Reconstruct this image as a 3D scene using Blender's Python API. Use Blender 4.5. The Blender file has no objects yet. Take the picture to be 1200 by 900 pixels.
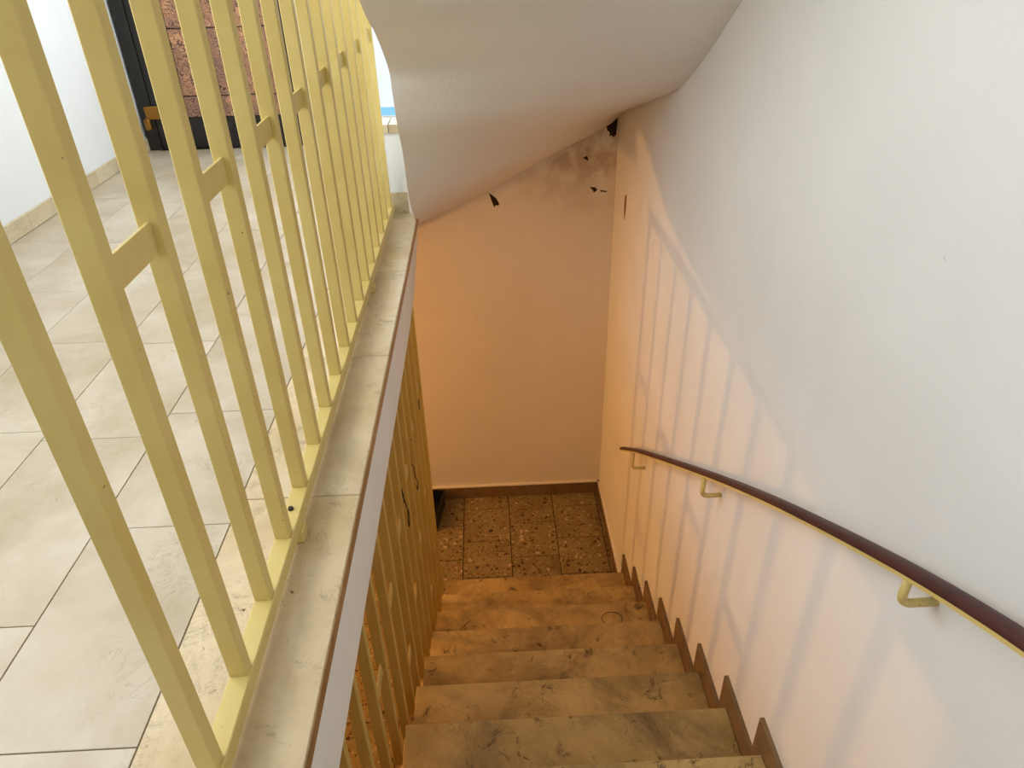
import bpy, bmesh, math, random
from mathutils import Matrix, Vector
random.seed(7)
S = bpy.context.scene
C = S.collection

# ---------------------------------------------------------------- camera
CAMZ = 1.11
yaw, pitch, roll = math.radians(1.625), math.radians(32.226), math.radians(-1.528)
f = Vector((math.sin(yaw)*math.cos(pitch), math.cos(yaw)*math.cos(pitch), -math.sin(pitch)))
r0 = Vector((math.cos(yaw), -math.sin(yaw), 0)); u0 = r0.cross(f)
r = r0*math.cos(roll) + u0*math.sin(roll); u = -r0*math.sin(roll) + u0*math.cos(roll)
cam = bpy.data.cameras.new('camera'); camo = bpy.data.objects.new('camera', cam); C.objects.link(camo)
camo.matrix_world = Matrix(((r.x, u.x, -f.x, 0), (r.y, u.y, -f.y, 0), (r.z, u.z, -f.z, CAMZ), (0, 0, 0, 1)))
cam.sensor_width = 36; cam.lens = 841.55/1200*36; cam.clip_start = 0.01
S.camera = camo

# ---------------------------------------------------------------- world, lights, exposure
S.view_settings.view_transform = 'Standard'; S.view_settings.look = 'None'
S.view_settings.gamma = 1; S.view_settings.exposure = 0.0; S.view_settings.use_curve_mapping = False
W = bpy.data.worlds.new('world'); S.world = W; W.use_nodes = True
bg = W.node_tree.nodes['Background']
bg.inputs[0].default_value = (0.92, 0.97, 1.0, 1); bg.inputs[1].default_value = 1.6

def light(name, kind, loc, energy, col, rot=(0, 0, 0), size=(1, 1), radius=0.05):
    l = bpy.data.lights.new(name, kind); l.energy = energy; l.color = col
    if kind == 'AREA':
        l.shape = 'RECTANGLE'; l.size, l.size_y = size
    else:
        l.shadow_soft_size = radius
    o = bpy.data.objects.new(name, l); C.objects.link(o); o.location = loc; o.rotation_euler = rot
    return o
# daylight added for an assumed, unseen high window in the left wall, and through the upper half of the window in the far wall
light('assumed_side_daylight', 'AREA', (-2.09, 1.25, 1.88), 51, (0.965, 0.985, 1.0), (0, math.radians(-90), 0), (1.2, 2.5))
light('daylight_far_window', 'AREA', (-0.72, 4.62, 1.65), 40, (0.86, 0.94, 1.0), (math.radians(-80), 0, 0), (0.6, 0.9))
# warm ceiling lamp of the lower floor, under the landing
light('lower_floor_lamp', 'POINT', (-2.42, 2.83, -0.72), 60, (1.0, 0.475, 0.13), radius=0.02)

# ---------------------------------------------------------------- materials
def mat(name, rough=0.6, spec=0.3):
    m = bpy.data.materials.new(name); m.use_nodes = True
    n = m.node_tree.nodes; l = m.node_tree.links
    b = n['Principled BSDF']; b.inputs['Roughness'].default_value = rough
    b.inputs['Specular IOR Level'].default_value = spec
    return m, n, l, b
def srgb(c):
    return tuple(((v/255+0.055)/1.055)**2.4 if v > 10 else v/255/12.92 for v in c) + (1,)
def N(n, t, **kw):
    o = n.new(t)
    for k, v in kw.items():
        if k in o.inputs: o.inputs[k].default_value = v
        else: setattr(o, k, v)
    return o
def coords(n, l, per_object=True):
    g = n.new('ShaderNodeNewGeometry')
    if not per_object: return g.outputs['Position']
    oi = n.new('ShaderNodeObjectInfo'); mu = N(n, 'ShaderNodeMath', operation='MULTIPLY'); mu.inputs[1].default_value = 37.0
    l.new(oi.outputs['Random'], mu.inputs[0])
    a = N(n, 'ShaderNodeVectorMath', operation='ADD'); l.new(g.outputs['Position'], a.inputs[0]); l.new(mu.outputs[0], a.inputs[1])
    return a.outputs[0]
def noise(n, l, co, scale, detail=4, rough=0.55, dist=0.0):
    t = n.new('ShaderNodeTexNoise'); t.inputs['Scale'].default_value = scale; t.inputs['Detail'].default_value = detail
    t.inputs['Roughness'].default_value = rough; t.inputs['Distortion'].default_value = dist
    l.new(co, t.inputs['Vector']); return t.outputs['Fac']
def ramp(n, l, fac, stops):
    t = n.new('ShaderNodeValToRGB'); e = t.color_ramp.elements
    while len(e) < len(stops): e.new(0.5)
    for i, (p, c) in enumerate(stops): e[i].position = p; e[i].color = c if len(c) == 4 else tuple(c)+(1,)
    l.new(fac, t.inputs[0]); return t.outputs[0]
def mix(n, l, fac, a, b, mode='MIX'):
    t = n.new('ShaderNodeMix'); t.data_type = 'RGBA'; t.blend_type = mode
    for s, v in ((t.inputs[0], fac), (t.inputs[6], a), (t.inputs[7], b)):
        if isinstance(v, (int, float)): s.default_value = v
        elif isinstance(v, tuple): s.default_value = v
        else: l.new(v, s)
    return t.outputs[2]
def bump(n, l, b, h, strength=0.2, dist=0.002):
    t = n.new('ShaderNodeBump'); t.inputs['Strength'].default_value = strength; t.inputs['Distance'].default_value = dist
    l.new(h, t.inputs['Height']); l.new(t.outputs[0], b.inputs['Normal'])
W4 = lambda v: (v, v, v, 1)

def plaster(name, col, stain=None, bumpiness=0.25):
    m, n, l, b = mat(name, 0.85, 0.15)
    co = coords(n, l, False)
    big = noise(n, l, co, 1.3, 4); fine = noise(n, l, co, 70, 3)
    c = mix(n, l, ramp(n, l, big, [(0.3, W4(0.0)), (0.75, W4(1.0))]), srgb(col), srgb(tuple(v*0.955 for v in col)))
    spk = noise(n, l, co, 26, 2, 0.5, 0.4)
    c = mix(n, l, ramp(n, l, spk, [(0.80, W4(0.0)), (0.83, W4(0.25))]), c, srgb((120, 105, 88)))
    if stain: c = stain(n, l, co, c)
    l.new(c, b.inputs['Base Color']); bump(n, l, b, fine, bumpiness, 0.004)
    return m
def back_stain(n, l, co, c):
    # damp patch with flaking spots high on the wall by the corner
    sx = n.new('ShaderNodeSeparateXYZ'); l.new(co, sx.inputs[0])
    mr = N(n, 'ShaderNodeMapRange'); mr.inputs[1].default_value = -0.35; mr.inputs[2].default_value = 0.0; l.new(sx.outputs[2], mr.inputs[0])
    m2 = N(n, 'ShaderNodeMapRange'); m2.inputs[1].default_value = 0.05; m2.inputs[2].default_value = 0.45; l.new(sx.outputs[0], m2.inputs[0])
    mm = N(n, 'ShaderNodeMath', operation='MULTIPLY'); l.new(mr.outputs[0], mm.inputs[0]); l.new(m2.outputs[0], mm.inputs[1])
    a = noise(n, l, co, 5, 6, 0.65, 0.6)
    ra = ramp(n, l, a, [(0.42, W4(0)), (0.62, W4(0.75))])
    k = N(n, 'ShaderNodeMath', operation='MULTIPLY'); l.new(ra, k.inputs[0]); l.new(mm.outputs[0], k.inputs[1])
    c = mix(n, l, k.outputs[0], c, srgb((176, 148, 116)))
    d = noise(n, l, co, 17, 5, 0.7, 1.2)
    rd = ramp(n, l, d, [(0.69, W4(0)), (0.74, W4(0.7))])
    k2 = N(n, 'ShaderNodeMath', operation='MULTIPLY'); l.new(rd, k2.inputs[0]); l.new(mm.outputs[0], k2.inputs[1])
    return mix(n, l, k2.outputs[0], c, srgb((84, 64, 44)))
M_wall = plaster('white_plaster', (243, 243, 240))
M_wallL = plaster('white_plaster_landing', (241, 243, 245))
M_back = plaster('damp_plaster', (241, 233, 219), back_stain)
M_soffit = plaster('soffit_plaster', (247, 246, 242), None, 0.35)
M_fascia = plaster('fascia_paint', (247, 246, 243), None, 0.08)

def limestone(name, c1, c2, cdark, dirt=0.0, rough=0.35, spk=1.0):
    m, n, l, b = mat(name, rough, 0.4)
    co = coords(n, l)
    a = noise(n, l, co, 3.5, 6, 0.62, 0.3); v = noise(n, l, co, 16, 6, 0.7, 1.5)
    c = ramp(n, l, a, [(0.32, srgb(c1)), (0.68, srgb(c2))])
    vein = ramp(n, l, v, [(0.485, W4(0)), (0.5, W4(0.5)), (0.515, W4(0))])
    msk = ramp(n, l, noise(n, l, co, 5, 3), [(0.5, W4(0)), (0.66, W4(1))])
    vm = N(n, 'ShaderNodeMath', operation='MULTIPLY'); l.new(vein, vm.inputs[0]); l.new(msk, vm.inputs[1])
    c = mix(n, l, vm.outputs[0], c, srgb(cdark))
    s = noise(n, l, co, 48, 3, 0.6, 0.8)
    sp = ramp(n, l, s, [(0.66, W4(0)), (0.72, W4(0.55*spk))])
    sm = N(n, 'ShaderNodeMath', operation='MULTIPLY'); l.new(sp, sm.inputs[0]); l.new(msk, sm.inputs[1])
    c = mix(n, l, sm.outputs[0], c, srgb(cdark))
    if dirt:
        d = noise(n, l, co, 2.6, 8, 0.72, 0.5)
        dm = ramp(n, l, d, [(0.47, W4(0)), (0.70, W4(dirt))])
        c = mix(n, l, dm, c, srgb((88, 68, 44)))
        e = noise(n, l, co, 11, 8, 0.78, 0.7)
        em = ramp(n, l, e, [(0.565, W4(0)), (0.65, W4(min(1, dirt*1.1)))])
        c = mix(n, l, em, c, srgb((56, 42, 26)))
    l.new(c, b.inputs['Base Color']); bump(n, l, b, v, 0.08, 0.001)
    return m
M_tile = limestone('jura_limestone', (178, 160, 130), (207, 195, 174), (118, 94, 66))
M_ledge = limestone('jura_limestone_worn', (210, 186, 144), (228, 210, 176), (92, 70, 42), 0.28, 0.2, 1.8)
M_sill = limestone('jura_limestone_skirting', (206, 188, 152), (222, 208, 178), (130, 104, 70), 0.3, 0.4)
M_step = limestone('jura_limestone_step', (172, 142, 84), (212, 180, 116), (58, 40, 20), 0.8, 0.42, 1.6)
M_skirt = limestone('jura_limestone_stair_skirting', (120, 94, 62), (142, 114, 78), (70, 50, 30), 0.4, 0.4)
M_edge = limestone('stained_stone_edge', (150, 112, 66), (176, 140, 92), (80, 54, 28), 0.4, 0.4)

def terrazzo(name):
    m, n, l, b = mat(name, 0.32, 0.4)
    co = coords(n, l)
    base = ramp(n, l, noise(n, l, co, 4, 5), [(0.3, srgb((134, 116, 74))), (0.7, srgb((158, 138, 94)))])
    wv = N(n, 'ShaderNodeTexNoise'); wv.inputs['Scale'].default_value = 20; l.new(co, wv.inputs['Vector'])
    c2 = N(n, 'ShaderNodeVectorMath', operation='MULTIPLY_ADD'); l.new(wv.outputs['Color'], c2.inputs[0]); c2.inputs[1].default_value = (0.03,)*3; l.new(co, c2.inputs[2])
    c = base
    for sc, th, colr in ((30, 0.36, None), (62, 0.36, None)):
        v = n.new('ShaderNodeTexVoronoi'); v.inputs['Scale'].default_value = sc; l.new(c2.outputs[0], v.inputs['Vector'])
        sep = n.new('ShaderNodeSeparateColor'); l.new(v.outputs['Color'], sep.inputs[0])
        cc = ramp(n, l, sep.outputs[0], [(0.0, srgb((64, 46, 26))), (0.22, srgb((98, 70, 40))), (0.36, srgb((132, 98, 56))), (0.62, srgb((140, 112, 72))), (0.80, srgb((196, 174, 134)))])
        cc.node.color_ramp.interpolation = 'CONSTANT'
        inside = ramp(n, l, v.outputs['Distance'], [(th, W4(1)), (th+0.03, W4(0))])
        use = ramp(n, l, sep.outputs[1], [(0.45, W4(0)), (0.47, W4(1))])
        mm = N(n, 'ShaderNodeMath', operation='MULTIPLY'); l.new(inside, mm.inputs[0]); l.new(use, mm.inputs[1])
        c = mix(n, l, mm.outputs[0], c, cc)
    d = ramp(n, l, noise(n, l, co, 3, 6, 0.7), [(0.5, W4(0)), (0.75, W4(0.5))])
    c = mix(n, l, d, c, srgb((66, 48, 26)))
    l.new(c, b.inputs['Base Color'])
    return m
M_terr = terrazzo('terrazzo')

def paint(name, col, rough=0.35, chips=True):
    m, n, l, b = mat(name, rough, 0.45)
    co = coords(n, l)
    c = mix(n, l, ramp(n, l, noise(n, l, co, 6, 4), [(0.35, W4(0)), (0.75, W4(1))]), srgb(col), srgb((col[0]*0.95, col[1]*0.93, col[2]*0.86)))
    if chips:
        s = noise(n, l, co, 60, 2, 0.5)
        sp = ramp(n, l, s, [(0.765, W4(0)), (0.785, W4(1))])
        c = mix(n, l, sp, c, srgb((38, 26, 16)))
    l.new(c, b.inputs['Base Color'])
    bump(n, l, b, noise(n, l, co, 40, 2), 0.05, 0.001)
    return m
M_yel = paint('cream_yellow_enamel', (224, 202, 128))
M_yel2 = paint('cream_yellow_enamel_deep', (208, 186, 108))  # same enamel in a deeper yellow, for the lower railing
M_grout = paint('grout', (112, 104, 98), 0.9, False)
M_grout2 = paint('dark_grout', (36, 26, 16), 0.9, False)
M_black = paint('black_metal', (34, 31, 29), 0.45, False)
M_bplast = paint('black_plastic', (14, 13, 16), 0.4, False)
M_brass = paint('worn_brass', (160, 112, 48), 0.35, False); M_brass.node_tree.nodes['Principled BSDF'].inputs['Metallic'].default_value = 0.8
M_bolt = paint('steel_bolt', (70, 66, 60), 0.4, False); M_bolt.node_tree.nodes['Principled BSDF'].inputs['Metallic'].default_value = 0.8
M_wire = paint('black_wire', (16, 14, 12), 0.5, False)
M_flake = paint('bare_dark_masonry', (46, 34, 24), 0.95, False)
M_flake2 = paint('flaked_plaster_spot', (140, 98, 62), 0.95, False)
M_mark = paint('brown_scuff', (74, 50, 26), 0.9, False)
M_concrete = plaster('grey_concrete', (168, 160, 150))

def red_grip():
    m, n, l, b = mat('oxblood_plastic_grip', 0.5, 0.35)
    co = coords(n, l)
    c = ramp(n, l, noise(n, l, co, 12, 5, 0.6, 1.0), [(0.3, srgb((64, 34, 33))), (0.7, srgb((84, 46, 44)))])
    l.new(c, b.inputs['Base Color']); return m
M_red = red_grip()
def copper():
    m, n, l, b = mat('embossed_copper', 0.45, 0.5)
    co = coords(n, l)
    ds = N(n, 'ShaderNodeTexNoise'); ds.inputs['Scale'].default_value = 7; l.new(co, ds.inputs['Vector'])
    ad = N(n, 'ShaderNodeVectorMath', operation='MULTIPLY_ADD'); l.new(ds.outputs['Color'], ad.inputs[0]); ad.inputs[1].default_value = (0.16,)*3; l.new(co, ad.inputs[2])
    w = n.new('ShaderNodeTexWave'); w.wave_type = 'BANDS'; w.bands_direction = 'DIAGONAL'; w.inputs['Scale'].default_value = 34; w.inputs['Distortion'].default_value = 9; w.inputs['Detail'].default_value = 4; w.inputs['Detail Scale'].default_value = 2.2
    l.new(ad.outputs[0], w.inputs['Vector'])
    big = noise(n, l, co, 6, 4, 0.6)
    base = ramp(n, l, big, [(0.35, srgb((168, 126, 108))), (0.65, srgb((226, 168, 124)))])
    dk = ramp(n, l, w.outputs['Fac'], [(0.10, W4(0.9)), (0.36, W4(0.0))])
    c = mix(n, l, dk, base, srgb((58, 42, 42)))
    l.new(c, b.inputs['Base Color']); b.inputs['Metallic'].default_value = 0.15
    bump(n, l, b, w.outputs['Fac'], 0.5, 0.004)
    return m
M_copper = copper()
def glass():
    m = bpy.data.materials.new('window_glass'); m.use_nodes = True
    n = m.node_tree.nodes; l = m.node_tree.links; n.remove(n['Principled BSDF'])
    t = n.new('ShaderNodeBsdfTransparent'); g = n.new('ShaderNodeBsdfGlossy'); g.inputs['Roughness'].default_value = 0.02
    fr = n.new('ShaderNodeFresnel'); mx = n.new('ShaderNodeMixShader')
    l.new(fr.outputs[0], mx.inputs[0]); l.new(t.outputs[0], mx.inputs[1]); l.new(g.outputs[0], mx.inputs[2])
    l.new(mx.outputs[0], n['Material Output'].inputs[0]); return m
M_glass = glass()
M_white = paint('white_frame', (238, 238, 236), 0.4, False)
M_facade = paint('white_render', (246, 246, 246), 0.9, False)
M_greyout = paint('grey_shutter', (176, 180, 186), 0.8, False)
M_blue = paint('sky_blue_panel', (120, 190, 236), 0.6, False)

# ---------------------------------------------------------------- builders
def link(name, me, m, parent=None, loc=(0, 0, 0)):
    o = bpy.data.objects.new(name, me); C.objects.link(o); o.location = loc
    if m and not me.materials: me.materials.append(m)
    if parent: o.parent = parent
    return o
def bm_mesh(bm, name, smooth=False):
    me = bpy.data.meshes.new(name); bmesh.ops.recalc_face_normals(bm, faces=bm.faces); bm.to_mesh(me); bm.free()
    if smooth: me.polygons.foreach_set('use_smooth', [True]*len(me.polygons))
    return me
def add_box(bm, x0, x1, y0, y1, z0, z1):
    vs = [bm.verts.new(p) for p in ((x0,y0,z0),(x1,y0,z0),(x1,y1,z0),(x0,y1,z0),(x0,y0,z1),(x1,y0,z1),(x1,y1,z1),(x0,y1,z1))]
    for q in ((0,3,2,1),(4,5,6,7),(0,1,5,4),(1,2,6,5),(2,3,7,6),(3,0,4,7)): bm.faces.new([vs[i] for i in q])
    return vs
def box_me(name, x0, x1, y0, y1, z0, z1, bev=0.0, seg=1):
    bm = bmesh.new(); add_box(bm, x0, x1, y0, y1, z0, z1)
    if bev: bmesh.ops.bevel(bm, geom=bm.edges[:], offset=bev, segments=seg, affect='EDGES')
    return bm_mesh(bm, name)
def box(name, x0, x1, y0, y1, z0, z1, m, parent=None, bev=0.0):
    return link(name, box_me(name, x0, x1, y0, y1, z0, z1, bev), m, parent)
def boxes(name, L, m, parent=None):
    bm = bmesh.new()
    for b in L: add_box(bm, *b)
    return link(name, bm_mesh(bm, name), m, parent)
def prism(name, pts, axis, a0, a1, m, parent=None, bev=0.0):
    """extrude a polygon; axis 'x': pts are (y,z), axis 'y': pts are (x,z), axis 'z': pts are (x,y)"""
    mk = {'x': lambda p, a: (a, p[0], p[1]), 'y': lambda p, a: (p[0], a, p[1]), 'z': lambda p, a: (p[0], p[1], a)}[axis]
    bm = bmesh.new()
    A = [bm.verts.new(mk(p, a0)) for p in pts]; B = [bm.verts.new(mk(p, a1)) for p in pts]
    bm.faces.new(A); bm.faces.new(B[::-1])
    for i in range(len(pts)):
        j = (i+1) % len(pts); bm.faces.new((A[i], A[j], B[j], B[i]))
    if bev: bmesh.ops.bevel(bm, geom=bm.edges[:], offset=bev, segments=1, affect='EDGES')
    return link(name, bm_mesh(bm, name), m, parent)
def tube_me(name, pts, rad, seg=10, closed_ends=True):
    bm = bmesh.new(); P = [Vector(p) for p in pts]; rings = []
    up = Vector((0.123, 0.31, 0.94)).normalized()
    for i, p in enumerate(P):
        t = (P[min(i+1, len(P)-1)] - P[max(i-1, 0)]).normalized()
        a = t.cross(up)
        if a.length < 0.05: a = t.cross(Vector((1, 0, 0)))
        a.normalize(); b = t.cross(a)
        rings.append([bm.verts.new(p + a*rad*math.cos(2*math.pi*k/seg) + b*rad*math.sin(2*math.pi*k/seg)) for k in range(seg)])
    for i in range(len(rings)-1):
        for k in range(seg):
            bm.faces.new((rings[i][k], rings[i][(k+1) % seg], rings[i+1][(k+1) % seg], rings[i+1][k]))
    if closed_ends: bm.faces.new(rings[0]); bm.faces.new(rings[-1])
    return bm_mesh(bm, name, True)
def profile_sweep(name, path, prof, m, parent=None, smooth=True):
    """sweep profile (x offset, normal offset) along path points given as (x,y,z); path lies in a y-z plane"""
    bm = bmesh.new(); P = [Vector(p) for p in path]; rings = []
    for i, p in enumerate(P):
        t = (P[min(i+1, len(P)-1)] - P[max(i-1, 0)]).normalized()
        nrm = Vector((0, -t.z, t.y)); nrm = nrm if nrm.z > 0 else -nrm
        rings.append([bm.verts.new(p + Vector((a, 0, 0)) + nrm*b) for a, b in prof])
    k = len(prof)
    for i in range(len(rings)-1):
        for j in range(k):
            bm.faces.new((rings[i][j], rings[i][(j+1) % k], rings[i+1][(j+1) % k], rings[i+1][j]))
    bm.faces.new(rings[0]); bm.faces.new(rings[-1])
    return link(name, bm_mesh(bm, name, smooth), m, parent)
def empty(name, loc=(0, 0, 0)):
    o = bpy.data.objects.new(name, None); C.objects.link(o); o.location = loc; o.empty_display_size = 0.1; return o
def tag(o, label, cat, group=None):
    o['label'] = label; o['category'] = cat
    if group: o['group'] = group
    return o
def struct(o, label=None):
    o['kind'] = 'structure'
    if label: o['label'] = label
    return o
def catmull(L, per):
    out = []
    for i in range(len(L)-1):
        p0, p1, p2, p3 = L[max(i-1, 0)], L[i], L[i+1], L[min(i+2, len(L)-1)]
        for k in range(per):
            t = k/per
            out.append(tuple(0.5*((2*b)+(-a+c)*t+(2*a-5*b+4*c-d)*t*t+(-a+3*b-3*c+d)*t**3) for a, b, c, d in zip(p0, p1, p2, p3)))
    out.append(tuple(L[-1])); return out

# ---------------------------------------------------------------- main dimensions (landing floor is z = 0)
XR, XL = 0.75, -2.10          # right wall of the stair, left wall of the landing
YB, YF, YN = 4.125, 4.70, -1.80
ZLOW, ZC = -2.47, 2.75
XE = -0.327                   # edge of the landing over the stair
TR, RI = 0.271, 0.181
def nose(j): return 1.441 + TR*(j-6)
def tread_z(j): return -1.1265 - RI*(j-6)

# ---------------------------------------------------------------- structure: walls
struct(box('wall_right', XR, XR+0.2, YN, YB+0.2, ZLOW-0.1, ZC+0.2, M_wall), 'white plaster wall on the right of the stairs')
wb = struct(box('wall_back', -3.0, XR+0.2, YB, YB+0.2, ZLOW-0.1, -0.04, M_back), 'peach-lit stained plaster wall at the foot of the stairs')
box('upper_wall_part', -0.30, XR+0.2, YB, YB+0.2, -0.04, ZC+0.2, M_back, wb)
struct(boxes('wall_left', [(XL-0.2, XL, YN, YF+0.2, 0, 1.25), (XL-0.2, XL, YN, YF+0.2, 2.5, ZC+0.2), (XL-0.2, XL, YN, -0.02, 1.25, 2.5), (XL-0.2, XL, 2.52, YF+0.2, 1.25, 2.5)], M_wallL), 'white wall on the left of the landing')  # high opening is assumed, added out of view for the side daylight
# far wall of the landing with door and window openings
wf = struct(boxes('wall_far', [(XL, XL+0.01, YF+0.02, YF+0.2, 0, ZC), (-1.12, -1.02, YF, YF+0.2, 0, ZC), (-1.02, -0.30, YF, YF+0.2, 0, 0.08),
            (-1.02, -0.30, YF, YF+0.2, 2.2, ZC), (XL, -1.12, YF, YF+0.2, 2.1, ZC), (-0.30, 0.0, YF-0.4, YF+0.2, 0, ZC)], M_wallL), 'far white wall of the landing')
struct(boxes('wall_near', [(XL-0.2, XR+0.2, YN-0.2, YN, -0.3, ZC+0.2)], M_wallL), 'white wall behind the landing')
struct(boxes('wall_lower', [(-3.2, -3.0, -0.6, YB+0.2, ZLOW-0.1, -0.2), (-3.2, XR+0.2, -0.8, -0.6, ZLOW-0.1, -0.2)], M_back), 'wall of the lower floor')
struct(box('ceiling', XL-0.2, XR+0.2, YN-0.2, YF+0.2, ZC, ZC+0.2, M_wallL), 'white ceiling above the landing')

# ---------------------------------------------------------------- structure: landing floor with tiles
# slab: bottom rises towards the far end where the plaster is rounded up to the edge stone
fl = struct(prism('floor', [(-1.8, -0.035), (3.31, -0.035), (3.31, -0.05), (3.2, -0.075), (3.05, -0.125), (2.85, -0.190), (2.6, -0.218), (2.3, -0.228), (0.8, -0.240), (-0.2, -0.240), (-1.8, -0.240)], 'x', -3.0, XE-0.002, M_fascia),
            'stone tiled landing floor with a white painted slab edge')
box('slab_extension', -3.0, XE-0.14, 3.31, YF+0.2, -0.222, -0.035, M_fascia, fl)
box('near_landing_slab', XE-0.002, XR-0.0005, -1.8, nose(0)-0.02, -0.222, -0.035, M_fascia, fl)
box('grout_bed', XL, XE-0.02, YN, YF, -0.035, -0.0035, M_grout, fl)
G = 0.0011
def tile_col(x0, x1, ys, name='tile', m=M_tile, z0=-0.02, z1=0.0, parent=fl, g=G):
    for a, b in zip(ys[:-1], ys[1:]):
        link(name, box_me(name, x0+g, x1-g, a+g, b-g, z0, z1+random.uniform(-0.0004, 0.0004), 0.0008), m, parent)
tile_col(-0.904, -0.606, [-1.8, -1.35, -0.75, -0.15, 0.30, 0.70, 1.224, 1.681, 2.28, 2.75, 3.35, 3.85, 4.45, YF])
tile_col(-1.203, -0.904, [-1.8, -1.3, -0.7, -0.1, 0.36, 0.96, 1.576, 2.10, 2.70, 3.15, 3.75, 4.25, YF])
tile_col(-1.502, -1.203, [-1.8, -1.2, -0.6, 0.0, 0.55, 1.05, 1.62, 2.125, 2.70, 3.25, 3.80, 4.40, YF])
tile_col(-1.800, -1.502, [-1.8, -1.25, -0.65, 0.05, 0.6, 1.2, 1.9, 2.545, 3.05, 3.6, 4.1, YF])
tile_col(XL+0.012, -1.800, [-1.8, -1.2, -0.6, 0.0, 0.6, 1.3, 2.0, 2.55, 3.10, 3.7, 4.3, YF])
tile_col(XE-0.02, XR, [YN, -1.2, -0.6, nose(0)], z0=-0.0352)
# edge stones (the ledge)
ys = [-1.8, -0.68, -0.02, 0.64, 1.303, 1.96, 2.62, 3.31]
for a, b in zip(ys[:-1], ys[1:]):
    e = link('edge_stone', box_me('edge_stone', -0.606+G, XE, a+G, b-G, -0.035, 0.0, 0.0015), M_ledge, fl)
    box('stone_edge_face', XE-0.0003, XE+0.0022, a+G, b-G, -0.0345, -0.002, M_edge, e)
tile_col(-0.606, -0.34, [3.34, 3.9, 4.4, YF])
# skirting stones
for nm, y0, y1 in (('baseboard_left', YN, YF),):
    bl = struct(empty(nm), 'pale stone skirting along the left wall')
    yy = [-1.8, -1.1, -0.4, 0.3, 1.0, 1.75, 2.5, 3.26, 3.95, YF]
    for a, b in zip(yy[:-1], yy[1:]): link('skirting_stone', box_me('skirting_stone', XL, XL+0.012, a+0.001, b-0.001, 0, 0.078, 0.001), M_sill, bl)

# low wall with its own skirting at the far end of the ledge, stone blocks on top
lw = struct(box('wall_low', -0.66, -0.335, 3.315, 3.43, 0, 0.365, M_wallL), 'low white wall at the far end of the railing')
box('skirting_stone', -0.66, -0.337, 3.302, 3.316, 0.0, 0.098, M_sill, lw, 0.001)
for x0, x1 in ((-0.66, -0.53), (-0.527, -0.424), (-0.421, -0.335)):
    box('coping_stone', x0, x1, 3.30, 3.44, 0.365, 0.402, M_sill, lw, 0.002)

# ---------------------------------------------------------------- structure: lower floor
f2 = struct(box('floor_lower', -3.0, XR, -0.6, YB, ZLOW-0.1, ZLOW-0.006, M_grout2), 'orange-lit terrazzo floor at the foot of the stairs')
def terr_col(x0, x1, joints):
    for a, b in zip(joints[:-1], joints[1:]):
        link('terrazzo_tile', box_me('terrazzo_tile', x0+0.0026, x1-0.0026, a+0.0026, b-0.0026, ZLOW-0.02, ZLOW+random.uniform(-0.0006, 0.0006), 0.001), M_terr, f2)
T = 0.3285
xs = [0.714, 0.3877, 0.0655, -0.262] + [-0.262-T*k for k in range(1, 9)]
phase = [3.643, 3.812, 3.644, 3.808]
terr_col(0.714, XR-0.014, [2.66, 2.98, 3.31, 3.643, 3.97, YB])
for i in range(len(xs)-1):
    p = phase[i] if i < 4 else 3.644 + (0.16 if i % 2 else 0)
    js = [YB]
    y = p + T
    if y > YB-0.02: y -= T
    while y > 1.25: js.append(y); y -= T
    terr_col(xs[i+1], xs[i], js[::-1])
bb = struct(box('baseboard_back', -3.0, XR, YB-0.022, YB, ZLOW, ZLOW+0.102, M_skirt, None, 0.001), 'brown stone skirting along the back wall')
box('pale_lip', -3.0, XR-0.02, YB-0.024, YB, ZLOW+0.1022, ZLOW+0.109, M_back, bb)  # pale strip along the top of the skirting
br = struct(box('baseboard_right', XR-0.016, XR, nose(12)+0.10, YB-0.022, ZLOW, ZLOW+0.102, M_skirt, None, 0.001), 'brown stone skirting along the right wall')
box('pale_lip', XR-0.018, XR, nose(12)+0.10, YB-0.024, ZLOW+0.1022, ZLOW+0.109, M_back, br)

# spots where the plaster has broken off the back wall, and the old scuff on the right wall
def blob(name, pts, y, m, parent):
    prism(name, pts, 'y', y-0.002, y+0.004, m, parent)
def bw(px, pz): return (px, pz)
blob('plaster_hole', [(0.68, 0.19), (0.744, 0.235), (0.738, 0.13), (0.722, 0.118), (0.712, 0.13), (0.703, 0.122), (0.700, 0.148), (0.687, 0.156)], YB, M_flake, wb)
blob('plaster_hole', [(0.012, -0.172), (0.052, -0.205), (0.070, -0.238), (0.066, -0.250), (0.047, -0.246), (0.043, -0.262), (0.034, -0.244), (0.022, -0.206)], YB, M_flake, wb)
blob('plaster_spot', [(0.60, -0.16), (0.632, -0.162), (0.645, -0.178), (0.625, -0.193), (0.617, -0.176)], YB, M_flake, wb)
blob('plaster_spot', [(0.66, -0.18), (0.70, -0.185), (0.70, -0.192), (0.665, -0.189)], YB, M_flake, wb)
blob('plaster_spot', [(0.555, 0.01), (0.58, 0.02), (0.588, -0.01), (0.572, 0.0)], YB, M_flake, wb)
wr = bpy.data.objects['wall_right']
prism('paint_patch', [(3.78, -0.10), (3.815, -0.12), (3.82, -0.19), (3.80, -0.25), (3.775, -0.20), (3.77, -0.13)], 'x', XR-0.0015, XR+0.004, M_flake2, wr)

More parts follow.
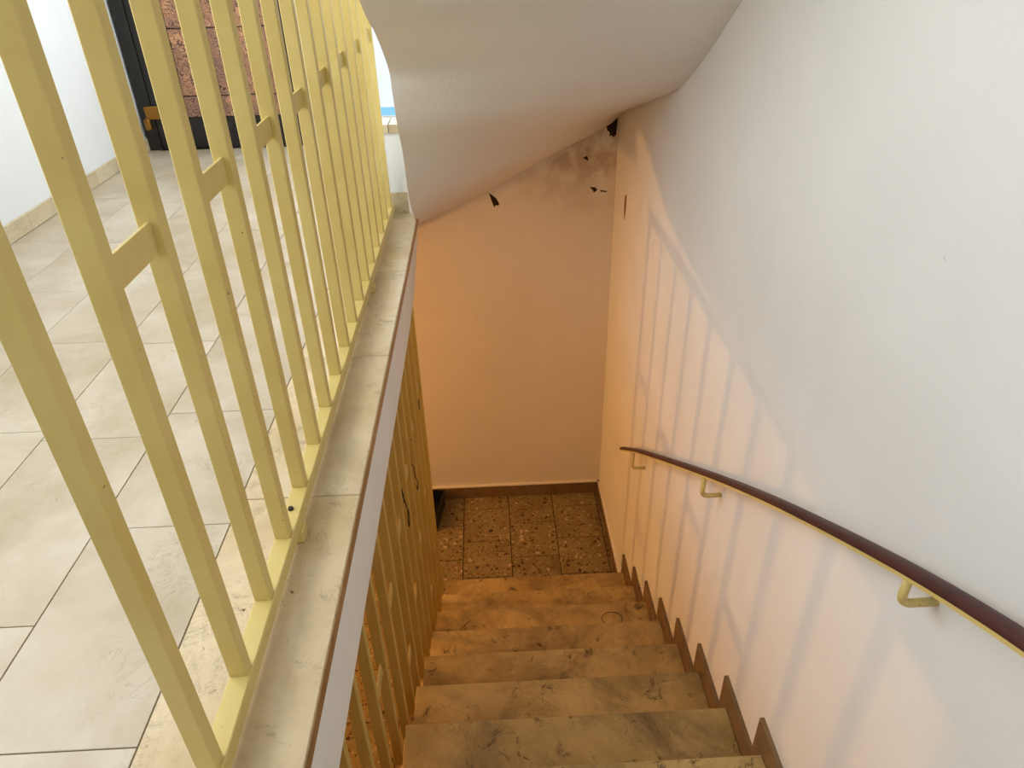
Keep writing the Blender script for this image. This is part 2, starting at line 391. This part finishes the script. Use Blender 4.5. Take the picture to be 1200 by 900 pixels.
# ---------------------------------------------------------------- far door
d = struct(empty('door_1', (-1.6, YF, 0)), 'black metal entrance door with embossed copper panels')
def dpart(name, *a, **k):
    o = box(name, *a, **k); o.parent = d; o.matrix_parent_inverse = Matrix.Translation((1.6, -YF, 0)); return o
dpart('door_frame', XL+0.008, XL+0.085, YF-0.03, YF+0.08, 0, 2.1, M_black, bev=0.002)
dpart('door_frame', -1.18, -1.12, YF-0.03, YF+0.08, 0, 2.1, M_black, bev=0.002)
dpart('door_stile', XL+0.087, -1.815, YF-0.018, YF+0.04, 0.006, 2.09, M_black, bev=0.002)
dpart('bottom_rail', -1.815, -1.18, YF-0.018, YF+0.04, 0.006, 0.182, M_black, bev=0.002)
dpart('threshold', XL+0.08, -1.15, YF-0.045, YF+0.08, 0.0, 0.006, M_bolt)
zs = [0.182, 0.307, 0.677, 1.047, 1.417, 1.787, 2.08]; xcs = [-1.815, -1.588, -1.218]
for i in range(2):
    for k in range(6):
        dpart('copper_panel', xcs[i]+0.002, xcs[i+1]-0.002, YF-0.012+random.uniform(0, 0.004), YF+0.03, zs[k]+0.003, zs[k+1]-0.003, M_copper, bev=0.003)
dpart('panel_backing', -1.815, -1.18, YF+0.0, YF+0.035, 0.18, 2.09, M_black)
dpart('hinge', XL+0.045, XL+0.125, YF-0.042, YF-0.018, 0.185, 0.262, M_brass, bev=0.003)
dpart('hinge_knuckle', XL+0.030, XL+0.066, YF-0.062, YF-0.03, 0.125, 0.192, M_brass, bev=0.008)

# ---------------------------------------------------------------- far window and what lies outside
w = struct(empty('window_1', (-0.66, YF, 0.08)), 'bright window behind the far end of the railing')
def wpart(name, *a, **k):
    o = box(name, *a, **k); o.parent = w; o.matrix_parent_inverse = Matrix.Translation((0.66, -YF, -0.08)); return o
for a in ((-1.02, -0.97, YF+0.08, YF+0.14, 0.08, 2.2), (-0.35, -0.30, YF+0.08, YF+0.14, 0.08, 2.2), (-0.97, -0.35, YF+0.08, YF+0.14, 0.08, 0.13), (-0.97, -0.35, YF+0.08, YF+0.14, 2.15, 2.2)):
    wpart('window_frame', *a, M_white, bev=0.003)
wpart('window_pane', -0.97, -0.35, YF+0.107, YF+0.113, 0.13, 2.15, M_glass)
hs = empty('neighbour_house', (-1.2, 11.0, -2))
def hpart(name, x0, x1, y0, y1, z0, z1, m):
    o = box(name, x0, x1, y0, y1, z0, z1, m); o.parent = hs; o.matrix_parent_inverse = Matrix.Translation((1.2, -11.0, 2))
hpart('house_wall', -6, 4, 11, 13, -2, 6, M_facade)
for x in (-2.6, -1.25, 0.4): hpart('house_window', x, x+0.45, 10.96, 11.02, 0.1, 0.55, M_greyout)
hpart('string_course', -6, 4, 10.94, 11.0, 0.92, 0.99, M_greyout)
tag(hs, 'white house outside beyond the bright window', 'house')
bp = box('blue_fence_panel', -3.0, 1.2, 9.0, 9.06, -2.2, -0.63, M_blue)
tag(bp, 'light blue panel outside just above the low wall', 'fence')

# ---------------------------------------------------------------- upper flight: winding plastered underside
UP = empty('upper_staircase', (0.2, 3.0, 0.6))
inner = [(-0.46, 3.33, -0.10), (-0.40, 3.32, -0.09), (-0.35, 3.28, -0.05), (-0.332, 3.16, 0.03), (-0.33, 3.06, 0.10), (-0.33, 2.995, 0.195), (-0.33, 2.947, 0.365), (-0.33, 2.862, 0.483), (-0.33, 2.812, 0.615), (-0.33, 2.764, 0.709), (-0.33, 2.523, 0.845), (-0.33, 2.247, 0.965), (-0.33, 1.4, 1.46), (-0.33, 0.2, 2.18)]
outer = [(-0.62, YB, -0.45), (-0.41, YB, -0.342), (-0.231, YB, -0.266), (0.023, YB, -0.153), (0.394, YB, 0.039), (XR, YB, 0.228), (XR, 3.407, 0.439), (XR, 3.08, 0.528), (XR, 2.843, 0.607), (XR, 2.56, 0.755), (XR, 2.283, 0.929), (XR, 2.0, 1.105), (XR, 1.2, 1.60), (XR, 0.1, 2.29)]
I = catmull(inner, 6); O = catmull(outer, 6)
O = [(min(x, XR)-0.0005, min(y, YB)-0.0005, z) for x, y, z in O]
bm = bmesh.new(); NU = 14; lo = []; hi = []
for a, b in zip(I, O):
    ra, rb = [], []
    for k in range(NU+1):
        t = k/NU; p = Vector(a).lerp(Vector(b), t)
        q = p.copy(); q.z += 0.24
        ra.append(bm.verts.new(p)); rb.append(bm.verts.new(q))
    lo.append(ra); hi.append(rb)
for i in range(len(I)-1):
    for k in range(NU):
        bm.faces.new((lo[i][k], lo[i][k+1], lo[i+1][k+1], lo[i+1][k])); bm.faces.new((hi[i][k], hi[i+1][k], hi[i+1][k+1], hi[i][k+1]))
    for k in (0, NU): bm.faces.new((lo[i][k], lo[i+1][k], hi[i+1][k], hi[i][k]))
for i in (0, len(I)-1):
    for k in range(NU): bm.faces.new((lo[i][k], lo[i][k+1], hi[i][k+1], hi[i][k]))
bmesh.ops.remove_doubles(bm, verts=bm.verts, dist=1e-5)
me = bm_mesh(bm, 'plastered_soffit', True)
o = link('plastered_soffit', me, M_soffit, UP); o.matrix_parent_inverse = Matrix.Translation((-0.2, -3.0, -0.6))
try: me.set_sharp_from_angle(angle=math.radians(50))
except Exception: pass
tag(UP, 'underside of the upper winding flight, rough white plaster over the stairs', 'staircase')

# ---------------------------------------------------------------- lower flight
ST = empty('staircase', (0.2, nose(12), ZLOW))
INV = Matrix.Translation((-0.2, -nose(12), -ZLOW))
def spart(o, par=None):
    o.parent = par or ST; o.matrix_parent_inverse = INV if par is None else Matrix(); return o
XSL = -0.345
for j in range(1, 13):
    z = tread_z(j); yb = nose(j-1) - 0.03; yn = nose(j)
    zb = tread_z(j+1) if j < 12 else ZLOW
    t = spart(link('tread', box_me('tread', XSL, XR-0.014, yb, yn, z-0.035, z, 0.003), M_step))
    spart(link('riser', box_me('riser', XSL+0.004, XR-0.014, yn-0.045, yn-0.022, zb-0.002 if j < 12 else ZLOW, z-0.034), M_step))
    # stepped stone skirting on the wall: level piece along the tread and upright piece by the nose
    yv, yv0 = yn + 0.060, nose(j-1) + 0.060
    zt = z + 0.088; zn = (tread_z(j+1) + 0.088) if j < 12 else ZLOW+0.088
    pts = [(yv0, z-0.002), (yn, z-0.002), (yn, zn-0.02), (yv, zn-0.02), (yv, zt), (yv0, zt)]
    if j == 12: pts = [(yv0, z-0.002), (yn, z-0.002), (yn, ZLOW), (yv, ZLOW), (yv, zt), (yv0, zt)]
    spart(prism('skirting_stone', pts, 'x', XR-0.014, XR-0.0003, M_skirt))
spart(link('riser', box_me('riser', XSL+0.004, XR-0.0005, nose(0)-0.045, nose(0)-0.022, tread_z(1)-0.002, -0.036), M_step))
# sloping concrete body below the steps
body = [(nose(0)-0.04, tread_z(1)-0.03)]
for j in range(1, 13):
    body += [(nose(j)-0.046, tread_z(j)-0.036), (nose(j)-0.046, (tread_z(j+1) if j < 12 else ZLOW)-0.036)]
body[-1] = (nose(12)-0.046, ZLOW)
body += [(nose(12)-0.34, ZLOW), (nose(0)-0.04, tread_z(1)-0.40)]
spart(prism('stair_body', body, 'x', XSL+0.01, XR-0.0005, M_concrete))
# dark scuff shaped like a loop on the tread
zt9 = tread_z(10)
loop = [(0.545+0.052*math.cos(a), nose(10)-0.10+0.042*math.sin(a), zt9+0.0006) for a in [math.radians(-40+20*k) for k in range(18)]]
loop = [(0.64, nose(10)-0.135, zt9+0.0006)] + loop
spart(link('loop_mark', tube_me('loop_mark', loop, 0.0018, 5), M_mark))
tag(ST, 'flight of worn beige stone steps going down to the terrazzo floor', 'staircase')

# ---------------------------------------------------------------- landing railing
LR = empty('landing_railing', (-0.45, 1.3, 0)); LI = Matrix.Translation((0.45, -1.3, 0))
def lp(o): o.parent = LR; o.matrix_parent_inverse = LI; return o
SP = 0.1622
y0 = 0.779; ks = range(-1, 16)
lp(box('bottom_rail', -0.468, -0.431, y0-SP-0.004, y0+15*SP+0.07, 0.026, 0.060, M_yel, None, 0.002))
lp(box('top_rail', -0.470, -0.430, y0-SP-0.004, y0+15*SP+0.07, 1.12, 1.15, M_yel, None, 0.003))
bme = box_me('baluster', -0.0155, 0.0155, 0, 0.026, 0.059, 1.122, 0.0018)
cme = box_me('connector_plate', -0.003, 0.003, 0, SP-0.024, -0.0225, 0.0225, 0.0008)
for k in ks:
    lp(link('baluster', bme, M_yel, None, (-0.4515, y0+k*SP, 0)) if k > -1 else box('end_post', -0.467, -0.436, y0-SP, y0-SP+0.026, 0.0, 1.122, M_yel, None, 0.0018))
    if k % 2 == 0 and k < 15: lp(link('connector_plate', cme, M_yel, None, (-0.4515, y0+k*SP+0.025, 0.772)))
for yy in (1.168, 2.44): lp(box('rail_foot', -0.462, -0.424, yy-0.018, yy+0.018, 0.0, 0.03, M_yel, None, 0.003))
for yy in (1.193,):
    bm = bmesh.new(); bmesh.ops.create_cone(bm, cap_ends=True, segments=6, radius1=0.0065, radius2=0.0055, depth=0.006, matrix=Matrix.Translation((-0.453, yy, 0.063)))
    lp(link('bolt', bm_mesh(bm, 'bolt'), M_bolt))
tag(LR, 'cream yellow steel railing standing on the landing edge', 'railing')

# ---------------------------------------------------------------- railing between slab edge and the steps
SR = empty('stair_railing', (-0.385, 2.0, -1.3)); SI = Matrix.Translation((0.385, -2.0, 1.3))
def sp(o): o.parent = SR; o.matrix_parent_inverse = SI; return o
XB = -0.386; YP = 3.045
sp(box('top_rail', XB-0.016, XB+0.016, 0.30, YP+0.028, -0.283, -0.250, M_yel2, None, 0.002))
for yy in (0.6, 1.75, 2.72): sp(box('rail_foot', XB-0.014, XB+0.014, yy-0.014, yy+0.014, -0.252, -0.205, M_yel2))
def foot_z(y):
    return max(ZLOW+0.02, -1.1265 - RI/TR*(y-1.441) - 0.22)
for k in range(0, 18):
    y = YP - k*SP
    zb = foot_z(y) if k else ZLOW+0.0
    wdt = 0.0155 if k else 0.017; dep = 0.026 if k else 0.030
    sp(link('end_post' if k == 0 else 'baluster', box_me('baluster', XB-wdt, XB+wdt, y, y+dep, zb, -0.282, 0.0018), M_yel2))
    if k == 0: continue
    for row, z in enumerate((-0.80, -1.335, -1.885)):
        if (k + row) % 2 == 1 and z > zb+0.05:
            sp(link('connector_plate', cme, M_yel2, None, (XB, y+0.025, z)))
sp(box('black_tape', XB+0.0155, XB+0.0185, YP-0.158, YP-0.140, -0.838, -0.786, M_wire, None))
tag(SR, 'cream yellow steel railing below the landing edge beside the steps', 'railing')

# ---------------------------------------------------------------- wall handrail
HR = empty('wall_handrail', (0.72, 1.8, -0.4)); HI = Matrix.Translation((-0.72, -1.8, 0.4))
def hp(o): o.parent = HR; o.matrix_parent_inverse = HI; return o
XH = 0.688
hz = [(3.13, -2.431), (2.85, -2.228), (2.542, -2.017), (2.051, -1.689), (1.64, -1.420), (1.354, -1.240), (1.143, -1.114), (0.981, -1.020), (0.853, -0.948), (0.75, -0.893), (0.662, -0.849), (0.587, -0.814), (0.45, -0.755), (0.2, -0.66), (-0.1, -0.56)]
path = catmull([(XH, y, z+CAMZ+0.010) for y, z in hz], 5)
bar = [(x, y, z-0.0125) for x, y, z in path]
hp(profile_sweep('flat_bar', bar, [(-0.016, -0.004), (0.016, -0.004), (0.016, 0.0035), (-0.016, 0.0035)], M_yel, None, False))
gp = [(-0.0155, -0.009), (0.0155, -0.009), (0.0165, -0.003), (0.0145, 0.004), (0.010, 0.007), (0.0, 0.0085), (-0.010, 0.007), (-0.0145, 0.004), (-0.0165, -0.003)]
gr = hp(profile_sweep('grip', path, gp, M_red))
def rail_z(y):
    for (ya, za), (yb, zb) in zip(hz[:-1], hz[1:]):
        if yb <= y <= ya: return za + (zb-za)*(ya-y)/(ya-yb) + CAMZ
for by, bz in ((0.821, -1.0), (1.827, -1.631), (2.848, -2.335)):
    zz = bz + CAMZ; top = rail_z(by) - 0.004; xc = XH-0.004; R = 0.020
    pts = [(xc, by, top), (xc, by, zz+R)] + [(xc+R-R*math.cos(a), by, zz+R-R*math.sin(a)) for a in [math.pi/2*q/6 for q in range(1, 7)]] + [(XR+0.002, by, zz)]
    hp(link('bracket', tube_me('bracket', pts, 0.008, 12), M_yel))
tag(HR, 'dark red handrail on yellow brackets along the right wall', 'handrail')

# ---------------------------------------------------------------- small things
BX = empty('storage_box', (-0.585, 3.93, ZLOW))
bm = bmesh.new(); a, b, h, t = 0.16, 0.145, 0.13, 0.008
add_box(bm, -a, a, -b, b, 0, t)
for q in ((-a, -a+t, -b, b, t, h), (a-t, a, -b, b, t, h), (-a+t, a-t, -b, -b+t, t, h), (-a+t, a-t, b-t, b, t, h)): add_box(bm, *q)
link('box_body', bm_mesh(bm, 'box_body'), M_bplast, BX)
rim = [(-a-0.006, a+0.006, -b-0.006, -b+0.002, h-0.012, h), (-a-0.006, a+0.006, b-0.002, b+0.006, h-0.012, h), (-a-0.006, -a+0.002, -b, b, h-0.012, h), (a-0.002, a+0.006, -b, b, h-0.012, h)]
boxes('rim', rim, M_bplast, BX)
BX.rotation_euler.z = math.radians(-10)
tag(BX, 'black box on the terrazzo floor in the back corner behind the yellow railing', 'box')

def wire(pts, label):
    o = link('wire_loop', tube_me('wire_loop', catmull(pts, 5), 0.0022, 6), M_wire)
    tag(o, label, 'wire', 'wires tied to the stair railing'); return o
xw = XB + 0.019
wire([(xw, 2.10, -0.66), (xw+0.003, 2.085, -0.69), (xw, 2.12, -0.70), (xw+0.003, 2.09, -0.72), (xw, 2.125, -0.735), (xw+0.004, 2.13, -0.78), (xw+0.005, 2.155, -0.82), (xw+0.005, 2.15, -0.865), (xw+0.005, 2.12, -0.875), (xw+0.005, 2.115, -0.84), (xw+0.005, 2.14, -0.80)], 'black wire loop twisted on a baluster, lower and larger of the two')
wire([(xw, 2.42, -0.80), (xw+0.003, 2.44, -0.83), (xw+0.004, 2.45, -0.88), (xw+0.004, 2.47, -0.92), (xw+0.004, 2.50, -0.95), (xw+0.004, 2.50, -0.99), (xw+0.004, 2.47, -0.985), (xw+0.004, 2.46, -0.95)], 'black wire loop twisted on a baluster, upper and smaller of the two')
